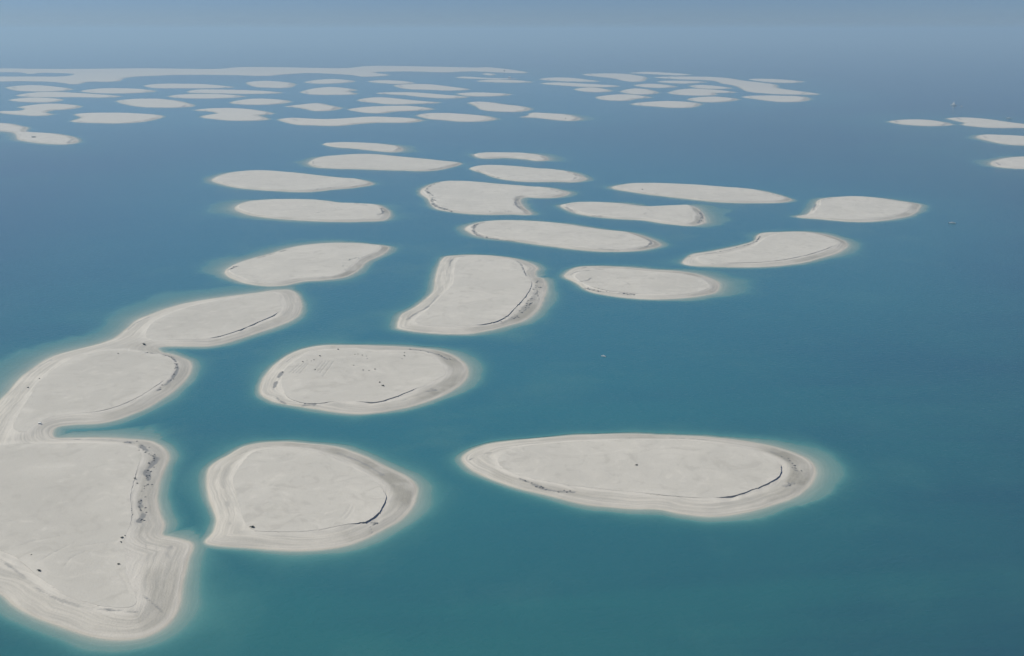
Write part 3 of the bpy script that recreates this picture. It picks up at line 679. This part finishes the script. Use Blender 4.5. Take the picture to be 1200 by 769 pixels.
    ds, n = sdf(xy, S)
    dp = dplat(xy, ds, n)
    if not far:
        g = dp.reshape(nyg, nxg)
        gyy, gxx = np.gradient(g, dy, dx)
        gl = np.maximum(np.hypot(gxx, gyy), 1e-6).ravel()
        gxn, gyn = gxx.ravel() / gl, gyy.ravel() / gl
        ext = 0.5 * (np.abs(gxn) * dx + np.abs(gyn) * dy)
        mv = np.abs(dp / np.maximum(gl, .3)) < ext * 0.95
        step = np.clip(dp / np.maximum(gl, .3), -ext, ext)
        xy[mv, 0] -= (step * gxn)[mv]
        xy[mv, 1] -= (step * gyn)[mv]
        d2, n2 = sdf(xy[mv], S)
        ds[mv], n[mv] = d2, n2
        dp[mv] = 0.0
    dep = depth(xy, ds, n)
    idx = np.arange(nxg * nyg).reshape(nyg, nxg)
    F = np.stack([idx[:-1, :-1].ravel(), idx[:-1, 1:].ravel(), idx[1:, 1:].ravel(), idx[1:, :-1].ravel()], 1)
    F = F[(dep[F].min(1) < 4.2) | (ds[F].min(1) < 0)]
    zb, rise = zall(xy, ds, n, dp)
    zt = ztop(xy)
    if far:
        zt = np.where(dp <= 0, zt, zb)
        zb = zt
    dark = np.zeros(len(xy))
    for (pl, wd, stg) in pools:
        l2, h2 = pl.min(0) - 15, pl.max(0) + 15
        m = ((xy > l2) & (xy < h2)).all(1)
        if not m.any(): continue
        v, _ = sdf(xy[m], pl, False)
        q = xy[m]
        wob = wd * (0.75 + 0.9 * fbm(q[:, 0] / 9, q[:, 1] / 9, seed + 41, 3)) * 0.8
        gap = sstep(-.55, -.15, fbm(q[:, 0] / 22, q[:, 1] / 22, seed + 43, 2))
        dark[m] = np.maximum(dark[m], min(.95, stg * (1.4 if D > 1600 else 1.1)) * gap * sstep(1.25, 0.4, v / np.maximum(wob, .4)))
    for pl in furrows:
        l2, h2 = pl.min(0) - 3, pl.max(0) + 3
        m = ((xy > l2) & (xy < h2)).all(1)
        v, _ = sdf(xy[m], pl, False)
        ch = sstep(1.5, 0.2, v)
        dark[m] = np.maximum(dark[m], d.get('fdark', 0.42) * ch)
        zt[m] -= 0.25 * ch
    zb = zb - np.where(ds < 0, 0.25 * dark, 0)
    shore = -ds
    tone = np.full(len(xy), d.get('tone', 0.0)) * sstep(-.6, .3, fbm(xy[:, 0] / 70, xy[:, 1] / 70, seed + 61, 3)) * sstep(0, 20, -dp)
    shelly = sstep(-0.1, 0.75, n[:, 0] + 0.25 * n[:, 1]) * sstep(-.5, .2, fbm(xy[:, 0] / 60, xy[:, 1] / 60, seed + 51, 3))
    shelly = np.maximum(shelly, 0.35 * sstep(-.1, .4, fbm(xy[:, 0] / 45, xy[:, 1] / 45, seed + 57, 2)))

    def sub(name, FF, z, mat, parent):
        u, inv = np.unique(FF.ravel(), return_inverse=True)
        return mesh_obj(name, np.column_stack([xy[u], z[u]]) - np.array([*org, 0]), inv.reshape(-1, 4), mat, parent,
                        dict(shore=shore[u], rise=rise[u], dark=dark[u], shelly=shelly[u] * d.get('grey', .85), tone=tone[u]))
    I.label = d['label']
    org = (float(c[0]), float(c[1]))
    if far:
        o = sub('sand_island', F, zt, MAT_BEACH, None)
        o.location = (*org, 0)
        tag(o, d['label'], 'island', GF)
        I.o = o
    else:
        o = empty('sand_island', (*org, 0))
        tag(o, d['label'], 'island', GN)
        I.o = o
        inP = dp[F].mean(1) <= 1e-6
        FP, FB = F[inP], F[~inP]
        sub('plateau', FP, zt, MAT_SAND, o)
        sub('beach', FB, zb, MAT_BEACH, o)
        # cut sand face between the two: edges shared by a plateau cell and a beach cell
        def edges(Q):
            e = np.concatenate([Q[:, [0, 1]], Q[:, [1, 2]], Q[:, [2, 3]], Q[:, [3, 0]]])
            return e, np.minimum(e[:, 0], e[:, 1]).astype(np.int64) * len(xy) + np.maximum(e[:, 0], e[:, 1])
        e, k = edges(FP)
        _, kb = edges(FB)
        e = e[np.isin(k, kb)]
        u, inv = np.unique(e.ravel(), return_inverse=True)
        inv = inv.reshape(-1, 2)
        m = len(u)
        V = np.concatenate([np.column_stack([xy[u], zt[u]]), np.column_stack([xy[u], np.minimum(zb[u], zt[u] - .02)])])
        V -= np.array([*org, 0])
        FS = np.column_stack([inv[:, 0], inv[:, 0] + m, inv[:, 1] + m, inv[:, 1]])
        mesh_obj('scarp', V, FS, MAT_SCARP, o)
        # loose dark stones lying in the wet hollows
        vs, fs, nb = [], [], 0
        base_v = np.array([[-1, -1, -.6], [1, -1, -.6], [1, 1, -.6], [-1, 1, -.6], [-.7, -.6, .6], [.6, -.7, .7], [.7, .5, .5], [-.5, .7, .6]])
        base_f = np.array([[0, 1, 5, 4], [1, 2, 6, 5], [2, 3, 7, 6], [3, 0, 4, 7], [4, 5, 6, 7]])
        for q, (pl, wd, stg) in zip(d.get('pools', []), pools):
            if not q[3]: continue
            ln = np.linalg.norm(np.diff(pl, axis=0), axis=1)
            cnt = int(3 + ln.sum() * wd * 0.05 * (1 if D < 1500 else .5))
            cum = np.concatenate([[0], np.cumsum(ln)])
            tt = rng.uniform(0, cum[-1], cnt)
            pos = np.column_stack([np.interp(tt, cum, pl[:, 0]), np.interp(tt, cum, pl[:, 1])]) + rng.normal(0, wd * .45, (cnt, 2))
            dd, _ = sdf(pos, S)
            pos = pos[dd < -1]
            if not len(pos): continue
            gz = ground(pos)
            for p_, z_ in zip(pos, gz):
                s_ = rng.uniform(.35, 1.0) * (1 if D < 1500 else 1.5)
                a_ = rng.uniform(0, 6.3)
                R = np.array([[math.cos(a_), -math.sin(a_), 0], [math.sin(a_), math.cos(a_), 0], [0, 0, 1]])
                v_ = (base_v * rng.uniform(.7, 1.2, (8, 3)) * np.array([1.3, .9, .6]) * s_) @ R.T
                vs.append(v_ + np.array([p_[0] - org[0], p_[1] - org[1], z_ + .15 * s_]))
                fs.append(base_f + nb); nb += 8
        if vs:
            tag(mesh_obj('rock_debris', np.vstack(vs), np.vstack(fs), MAT_ROCK, o, smooth=False), kind='stuff')
    I.lo, I.hi = S.min(0), S.max(0)
    ISL.append(I)
    return I


BYKEY = {}
for d in NEAR:
    BYKEY[d['k']] = make_island(d)
for q in FAR:
    pw = unproj(parse(q[1]))
    Dm = float(np.hypot(*pw.mean(0)))
    big = np.ptp(pw[:, 0]) > 2500
    pq = parse(q[1])
    tips = []
    for sgn in (1, -1):                     # wet hollows behind the two ends
        t0 = pq[(pq[:, 0] * sgn).argmax()]
        wpx, hpx = np.ptp(pq[:, 0]), np.ptp(pq[:, 1])
        if rng.uniform() < .8 and not big:
            xa = t0[0] - sgn * wpx * rng.uniform(.05, .11)
            tips.append(('%f,%f %f,%f' % (xa, t0[1] - hpx * .1, xa - sgn * wpx * .05, t0[1] + hpx * .14), Dm * .0022, rng.uniform(.35, .6), 0))
    make_island(dict(label=q[0], shore=q[1], pools=tips, shelf=(10, q[2] if len(q) > 2 else [(1, 0, 14), (-1, 0, 10)]), inset=20,
                     dx=Dm * (0.0012 if not big else .0016), dy=max(8.0, min(Dm * 0.0026, 26.0))), far=True)

# ------------------------------------------------------------------ the sea: one sheet, finer towards the shores
ROOT, OX, OY = 131072.0, -65536.0, -16384.0


def sea_fields(xy):
    dep = np.full(len(xy), 12.0); dist = np.full(len(xy), 1e4)
    lag = np.zeros(len(xy))
    for I in ISL:
        pad = 700
        m = ((xy > I.lo - pad) & (xy < I.hi + pad)).all(1)
        if not m.any(): continue
        q = xy[m]
        ds, n = sdf(q, I.S)
        dist[m] = np.minimum(dist[m], ds)
        dep[m] = np.minimum(dep[m], I.depth(q, ds, n))
        lag[m] += np.exp(-np.maximum(ds, 0) / (150.0 if not I.far else 260.0)) * sstep(pad, pad * .5, ds)
    return dep, dist, 1 - np.exp(-1.3 * lag)


cells = np.array([[0, 0, 16]], np.int64)           # integer corner (2 m units) and level: size = 2^level units
leaves = []
while len(cells):
    size = (1 << cells[:, 2]).astype(float) * 2
    ctr = np.column_stack([OX + cells[:, 0] * 2 + size / 2, OY + cells[:, 1] * 2 + size / 2])
    Dc = np.maximum(np.hypot(ctr[:, 0], ctr[:, 1]) - size, 1)
    smin = np.select([Dc < 1300, Dc < 2600, Dc < 5200], [2, 4, 8], 16)
    need = size > 4096
    test = (size <= 4096) & (size > smin)
    dist = np.full(len(cells), 1e4)
    for I in ISL:
        pad = size * .75 + 400
        m = test & (ctr[:, 0] > I.lo[0] - pad) & (ctr[:, 0] < I.hi[0] + pad) & (ctr[:, 1] > I.lo[1] - pad) & (ctr[:, 1] < I.hi[1] + pad)
        if m.any():
            ds, _ = sdf(ctr[m], I.S)
            dist[m] = np.minimum(dist[m], ds)
    r = size * .71
    gap = np.maximum(dist - r, 0)
    want = np.where(dist < -r - 2, 64.0, np.maximum(smin, np.where(gap < 60, smin, gap * 0.12)))
    need |= test & (size > want)
    leaves.append(cells[~need])
    c4 = cells[need]
    hs = 1 << (c4[:, 2] - 1)
    cells = np.concatenate([np.column_stack([c4[:, 0] + a * hs, c4[:, 1] + b * hs, c4[:, 2] - 1]) for a in (0, 1) for b in (0, 1)]) if len(c4) else c4
L = np.concatenate(leaves)
hs = 1 << L[:, 2]
cx = np.column_stack([L[:, 0], L[:, 0] + hs, L[:, 0] + hs, L[:, 0]]).ravel()
cy = np.column_stack([L[:, 1], L[:, 1], L[:, 1] + hs, L[:, 1] + hs]).ravel()
key, inv = np.unique(cx * 100000 + cy, return_inverse=True)
sxy = np.column_stack([OX + (key // 100000) * 2.0, OY + (key % 100000) * 2.0])
dep, dist, lag = sea_fields(sxy)
dep = np.where(dist < 0, 0, dep)
acc = np.zeros(len(sxy))                          # brighter blue amid the islands: shallow bed plus sky reflection put into colour
for I in ISL:
    rad = .35 * np.linalg.norm(I.hi - I.lo)
    acc += np.exp(-np.maximum(np.hypot(sxy[:, 0] - I.c[0], sxy[:, 1] - I.c[1]) - rad, 0) / 900.0)
shoal_sheen = sstep(3.4, 9.8, acc)
sea = mesh_obj('sea', np.column_stack([sxy, np.zeros(len(sxy))]), inv.reshape(-1, 4), MAT_SEA, None, dict(depth=dep, lagoon=lag, shoal_sheen=shoal_sheen))
tag(sea, 'calm turquoise and blue sea around the sand islands', 'sea', kind='structure')

# ------------------------------------------------------------------ shrubs on the sand
MAT_LEAF = plain_mat('dusty_dark_leaf', (0.045, 0.055, 0.035), 0.8, 0.4, 1.5, 0.2)
MAT_STEM = plain_mat('grey_twig', (0.10, 0.08, 0.06), 0.9, 0.3, 4.0, 0.1)


def shrub_meshes(seed):
    r = np.random.default_rng(seed)
    vs, fs, nb = [], [], 0
    lumps = [(r.uniform(-.28, .28), r.uniform(-.22, .22), r.uniform(.10, .22), r.uniform(.16, .27)) for _ in range(6)]
    for k in range(260):
        lx, ly, lz, lr = lumps[r.integers(0, 6)]
        v = r.normal(0, 1, 3); v /= np.linalg.norm(v); v[2] = abs(v[2]) * .8 - .1
        p = np.array([lx, ly, lz]) + v * lr * r.uniform(.55, 1.05)
        p[2] = max(p[2], .03)
        a, b = np.cross(v, r.normal(0, 1, 3)), r.normal(0, 1, 3)
        a /= max(np.linalg.norm(a), 1e-6); b = np.cross(a, b); b /= max(np.linalg.norm(b), 1e-6)
        s = r.uniform(.025, .055)
        vs.append(np.array([p - a * s * 1.5, p - b * s * .8, p + a * s * 1.5, p + b * s * .8])); fs.append(np.arange(4) + nb); nb += 4
    fol = (np.vstack(vs), np.array(fs))
    vs, fs, nb = [], [], 0
    for k in range(6):
        a = k * 1.05 + r.uniform(-.3, .3)
        tip = np.array([math.cos(a) * .26, math.sin(a) * .2, .24])
        pts = [np.array([0, 0, -.05]), tip * .5 + np.array([0, 0, .05]), tip]
        for j, rad in enumerate((.02, .013, .005)):
            vs.append(np.array([pts[j] + rad * np.array([math.cos(q * 2.094), math.sin(q * 2.094), 0]) for q in range(3)]))
        for j in range(2):
            for q in range(3):
                fs.append([nb + j * 3 + q, nb + j * 3 + (q + 1) % 3, nb + j * 3 + 3 + (q + 1) % 3, nb + j * 3 + 3 + q])
        nb += 9
    return fol, (np.vstack(vs), np.array(fs))


SHRUB_PROTO = []
ON = 'on the furrowed oval island'
SHRUBS = [
 ('B', 395.6, 409.8, 3.2, 'dark shrub nearest the far shore ' + ON),
 ('B', 375, 417.6, 3.2, 'dark shrub just beyond the right-hand furrows ' + ON),
 ('B', 367.7, 422, 2.6, 'dark shrub at the upper end between two furrow sets ' + ON),
 ('B', 364.7, 423.3, 1.7, 'faint small shrub beside the one between furrow sets ' + ON),
 ('B', 359.5, 422.4, 1.5, 'tiniest shrub above the left-hand furrows ' + ON),
 ('B', 355, 424.4, 2.6, 'dark shrub at the top of the left-hand furrows ' + ON),
 ('B', 369, 433.4, 2.3, 'lone dark shrub at the lower end of the furrows ' + ON),
 ('B', 331, 436.3, 2.6, 'dark shrub on the left rim ' + ON),
 ('B', 415.6, 415.4, 2.0, 'leftmost shrub of the small row behind the middle ' + ON),
 ('B', 419.6, 415.2, 1.7, 'second shrub of the small row behind the middle ' + ON),
 ('B', 424.3, 416.5, 2.1, 'third shrub of the small row behind the middle ' + ON),
 ('B', 429.5, 417.6, 1.7, 'rightmost shrub of the small row behind the middle ' + ON),
 ('B', 430, 420.6, 1.6, 'small shrub just in front of the row behind the middle ' + ON),
 ('B', 414.5, 428.4, 2.0, 'isolated small shrub at the very middle ' + ON),
 ('B', 425.2, 434, 2.5, 'left shrub of three in a line right of the middle ' + ON),
 ('B', 432.4, 434.5, 1.9, 'smallest of three shrubs in line right of the middle ' + ON),
 ('B', 439, 433, 2.7, 'right shrub of three in a line right of the middle ' + ON),
 ('B', 474, 413.5, 2.0, 'small shrub behind the dark one near the far right rim ' + ON),
 ('B', 473.7, 417.3, 3.1, 'wide dark shrub near the far right rim ' + ON),
 ('B', 471, 420.6, 1.5, 'small faint shrub before the wide far right one ' + ON),
 ('B', 444.4, 448.4, 3.1, 'upper left shrub of the close pair nearest the front ' + ON),
 ('B', 449, 452.5, 4.3, 'widest shrub, lower right of the pair nearest the front ' + ON),
 ('C', 295, 618.4, 6.5, 'big dark shrub in the lower left corner of the pear-shaped island'),
 ('D', 746, 545.5, 4.2, 'single shrub in the middle of the almond-shaped foreground island'),
 ('A', 142, 630.7, 4.8, 'largest shrub by the track end on the lower lobe of the long island'),
 ('A', 142, 635.7, 3.2, 'small shrub just below the largest on the long island lower lobe'),
 ('A', 146.3, 627.8, 2.6, 'faint shrub just above the largest on the long island lower lobe'),
 ('A', 138.8, 661.6, 4.4, 'isolated round shrub low on the long island lower lobe'),
 ('A', 157.4, 561, 4.6, 'dark shrub on the right rim of the long island lower lobe'),
 ('A', 161, 566.7, 2.8, 'small shrub just below the rim shrub on the long island'),
 ('A', 45.3, 669.2, 5.6, 'flat long shrub by the beach ridge at lower left'),
 ('A', 36.6, 650.4, 2.2, 'small faint shrub inland at the lower left of the long island'),
 ('A', 32.2, 454.6, 3.2, 'dark shrub on the left beach of the long island middle lobe'),
 ('A', 46.3, 444.2, 2.5, 'smaller shrub higher along the left beach of the middle lobe'),
 ('A', 168.5, 404.2, 5.6, 'wide dark shrub on the neck between upper and middle lobes'),
 ('A', 138.3, 414.6, 2.5, 'small shrub at the top of the middle lobe of the long island'),
 ('I', 752.3, 222.4, 2.6, 'dark shrub near the left end of the cigar-shaped island'),
]


def add_shrub(x, y, gz, wm, label, k):
    v = k % 4
    rt = empty('shrub', (x, y, gz - .03 * wm))
    rt.rotation_euler = (0, 0, random.uniform(-.5, .5) + (math.pi if k % 2 else 0))
    s = wm / .95
    rt.scale = (s, s * random.uniform(.75, 1.0), s * random.uniform(.8, 1.0))
    if len(SHRUB_PROTO) <= v:
        fol, st = shrub_meshes(100 + v)
        a = mesh_obj('foliage', fol[0], fol[1], MAT_LEAF, rt, smooth=False)
        b = mesh_obj('stem', st[0], st[1], MAT_STEM, rt)
        SHRUB_PROTO.append((a, b))
    else:
        for q in SHRUB_PROTO[v]:
            c = q.copy(); COL.objects.link(c); c.parent = rt
    tag(rt, label, 'shrub', 'dark shrubs scattered over the sand')


for k, (key, x, y, wpx, lab) in enumerate(SHRUBS):
    I = BYKEY[key]
    p = unproj([[x, y]], I.zp)[0]
    for _ in range(3):
        z = float(I.ground(p)[0])
        p = unproj([[x, y]], z)[0]
    wm = wpx * math.hypot(p[1], H_CAM) / F_PX
    add_shrub(p[0], p[1], float(I.ground(p)[0]), wm, lab, k)
I = next(q for q in ISL if 'stepped left corner' in q.label)
p = unproj([[662.8, 139.2]], 2.6)[0]
add_shrub(p[0], p[1], float(I.ground(p)[0]), 9.0, 'dark bush on the far island with the stepped left corner', 3)

# ------------------------------------------------------------------ boats
MAT_HULL = plain_mat('white_gelcoat', (0.78, 0.78, 0.76), 0.3, 0.04, 1.0, 0.5)
MAT_DECK = plain_mat('worn_deck', (0.50, 0.47, 0.42), 0.7, 0.1, 2.0)
MAT_DARK = plain_mat('tinted_glass', (0.03, 0.035, 0.045), 0.15, 0.1, 2.0, 0.5)
MAT_BLACK = plain_mat('black_rubber', (0.05, 0.05, 0.055), 0.6, 0.2, 3.0)


def hull_mesh(L, W, fb):
    ts = np.linspace(0, 1, 13)
    V = []
    for t in ts:
        b = W / 2 * (1 - max(0.0, (t - .4) / .6) ** 2.3) * (0.9 + .1 * min(t / .3, 1))
        sh = fb * (1 + .35 * t * t)
        x = (t - .5) * L
        rake = .06 * L * max(0, (t - .6) / .4)
        V += [(x - rake * .9, 0, -.05 * L * (1 - .6 * t)), (x - rake * .5, b * .78, .02 * L * t), (x, b, sh), (x, -b, sh), (x - rake * .5, -b * .78, .02 * L * t)]
    F = []
    for i in range(12):
        a, c = i * 5, i * 5 + 5
        for (p, q) in ((0, 1), (1, 2), (3, 4), (4, 0)):
            F.append((a + p, a + q, c + q, c + p))
    F.append((0, 1, 2, 3)); F.append((0, 3, 4, 4)[:3] + (4,))
    return np.array(V), np.array(F)


def deck_mesh(L, W, fb, drop):
    V, F = [], []
    for i, t in enumerate(np.linspace(0, 1, 13)):
        b = W / 2 * (1 - max(0.0, (t - .4) / .6) ** 2.3) * (0.9 + .1 * min(t / .3, 1)) * .97
        z = fb * (1 + .35 * t * t) - drop
        V += [((t - .5) * L * .99, b, z), ((t - .5) * L * .99, -b, z)]
        if i: F.append((2 * i - 2, 2 * i - 1, 2 * i + 1, 2 * i))
    return np.array(V), np.array(F)


def block(x0, x1, w0, w1, z0, z1, fr=.15, tp=.88):
    """cabin block: raked front and back, sides leaning in"""
    l = x1 - x0
    V = [(x0, -w0, z0), (x1, -w1, z0), (x1, w1, z0), (x0, w0, z0),
         (x0 + l * .04, -w0 * tp, z1), (x1 - l * fr, -w1 * tp, z1), (x1 - l * fr, w1 * tp, z1), (x0 + l * .04, w0 * tp, z1)]
    F = [(0, 1, 5, 4), (1, 2, 6, 5), (2, 3, 7, 6), (3, 0, 4, 7), (4, 5, 6, 7), (3, 2, 1, 0)]
    return np.array(V, float), np.array(F)


def make_boat(px, py, L, rz, label, yacht=False, name='motor_boat', hi=1.0):
    p = unproj([[px, py]])[0]
    W, fb = L * .3, L * .085
    rt = empty(name, (p[0], p[1], 0))
    rt.rotation_euler = (0, 0, rz)
    mesh_obj('hull', *hull_mesh(L, W, fb), MAT_HULL, rt, smooth=False)
    mesh_obj('deck', *deck_mesh(L, W, fb, .02 * L), MAT_DECK, rt, smooth=False)
    z = fb * 1.0
    cb = mesh_obj('cabin', *block(-.22 * L, .2 * L, W * .36, W * .3, z - .03 * L, z + .13 * L * hi), MAT_HULL, rt, smooth=False)
    mesh_obj('windscreen', *block(-.14 * L, .205 * L, W * .355, W * .298, z + .045 * L * hi, z + .095 * L * hi, .22, .965), MAT_DARK, cb, smooth=False)
    if yacht:
        up = mesh_obj('upper_cabin', *block(-.18 * L, .1 * L, W * .28, W * .24, z + .132 * L * hi, z + .225 * L * hi), MAT_HULL, rt, smooth=False)
        mesh_obj('windscreen', *block(-.1 * L, .104 * L, W * .278, W * .239, z + .165 * L * hi, z + .2 * L * hi, .2, .97), MAT_DARK, up, smooth=False)
        mesh_obj('mast', *block(-.08 * L, -.05 * L, L * .012, L * .012, z + .226 * L * hi, z + .38 * L * hi), MAT_HULL, rt, smooth=False)
    else:
        mesh_obj('outboard_engine', *block(-.56 * L, -.5 * L, W * .09, W * .09, -.03 * L, fb + .07 * L), MAT_BLACK, rt, smooth=False)
        mesh_obj('seat', *block(-.42 * L, -.32 * L, W * .3, W * .3, z - .03 * L, z + .03 * L), MAT_HULL, rt, smooth=False)
    tag(rt, label, 'boat', 'white boats on the water')


make_boat(707, 417.8, 6.8, math.radians(150), 'small white motor boat drifting right of the shrub-dotted oval island')
make_boat(1116, 261.8, 14.0, math.radians(-24), 'low white boat on open water right of the teardrop island', hi=.7)
make_boat(1118, 123.6, 36.0, math.radians(-50), 'tall white yacht, largest vessel near the upper right islands', yacht=True, name='yacht', hi=1.5)
make_boat(1127, 124.8, 16.0, math.radians(-50), 'tiny white tender boat just right of the tall yacht', name='tender_boat')
make_boat(1182.5, 138.9, 24.0, math.radians(-42), 'faint white boat just above the uppermost right edge island', hi=.7)

# ------------------------------------------------------------------ the few buildings
MAT_WALL = plain_mat('pale_render_wall', (0.62, 0.60, 0.57), 0.8, 0.06, .5)
MAT_ROOF = plain_mat('dark_sheet_roof', (0.07, 0.08, 0.09), 0.6, 0.2, .6)


def building(p, gz, lx, ly, h, label, name, wall, roof, rz=0.0, cat='building'):
    rt = empty(name, (p[0], p[1], gz - .3))
    rt.rotation_euler = (0, 0, rz)
    mesh_obj('wall', *block(-lx / 2, lx / 2, ly / 2, ly / 2, 0, h, 0, 1), wall, rt, smooth=False)
    V = np.array([(-lx * .53, -ly * .56, h), (lx * .53, -ly * .56, h), (lx * .53, ly * .56, h), (-lx * .53, ly * .56, h), (-lx * .53, 0, h + ly * .16), (lx * .53, 0, h + ly * .16)])
    mesh_obj('roof', V, np.array([(0, 1, 5, 4), (2, 3, 4, 5), (3, 0, 4, 4)[:3] + (3,), (1, 2, 5, 1)])[:2], roof, rt, smooth=False)
    for k in range(3):
        b = block(lx * (-.34 + k * .27), lx * (-.2 + k * .27), .04, .04, h * .3, h * .75, 0, 1)
        b[0][:, 1] -= ly / 2 + .03
        mesh_obj('window', *b, MAT_DARK, rt, smooth=False)
    tag(rt, label, cat)


def on_island(key, x, y):
    I = next(q for q in ISL if key in q.label)
    p = unproj([[x, y]], 2.6)[0]
    return p, float(I.ground(p)[0])


p, g = on_island('narrow neck', 39.5, 161)
building(p, g, 14, 6, 3, 'dark low shed on the double island joined by a narrow neck', 'shed', MAT_ROOF, MAT_ROOF, cat='shed')
p, g = on_island('hairline', 597, 92.0)
building(p, g, 26, 14, 12, 'pale blocky building standing on the far hairline sandbar', 'site_building', MAT_WALL, MAT_WALL)
p, g = on_island('continuous low', 591, 84)
building(p, g, 9, 9, 14, 'small dark tower at the right end of the horizon sand strip', 'tower', MAT_ROOF, MAT_ROOF, cat='tower')
p, g = BYKEY['A'], 0
q = unproj([[46.7, 496.9]], 2.5)[0]
building(q, float(BYKEY['A'].ground(q)[0]), 2.6, 1.8, 1.6, 'tiny white hut beside the inlet on the long left island', 'hut', MAT_HULL, MAT_HULL, cat='hut')

# ------------------------------------------------------------------ haze: the air over the gulf
hz = NT('gulf_haze')
hz.t.nodes.remove(hz.b)
pv = hz.n('ShaderNodeVolumePrincipled')
pv.inputs['Color'].default_value = (0.535, 0.78, 1.0, 1)
pv.inputs['Density'].default_value = 9.5e-5
pv.inputs['Anisotropy'].default_value = 0.12
hz.l(pv.outputs[0], hz.t.nodes['Material Output'].inputs['Volume'])
x0, x1, y0, y1, z0, z1 = -66500, 66500, -17500, 116000, -14, 455
hv = [(x, y, z) for z in (z0, z1) for x, y in ((x0, y0), (x1, y0), (x1, y1), (x0, y1))]
hf = [(3, 2, 1, 0), (4, 5, 6, 7), (0, 1, 5, 4), (1, 2, 6, 5), (2, 3, 7, 6), (3, 0, 4, 7)]
tag(mesh_obj('haze', np.array(hv, float), hf, hz.m, smooth=False), 'pale blue haze thickening over the far sea', 'haze', kind='stuff')
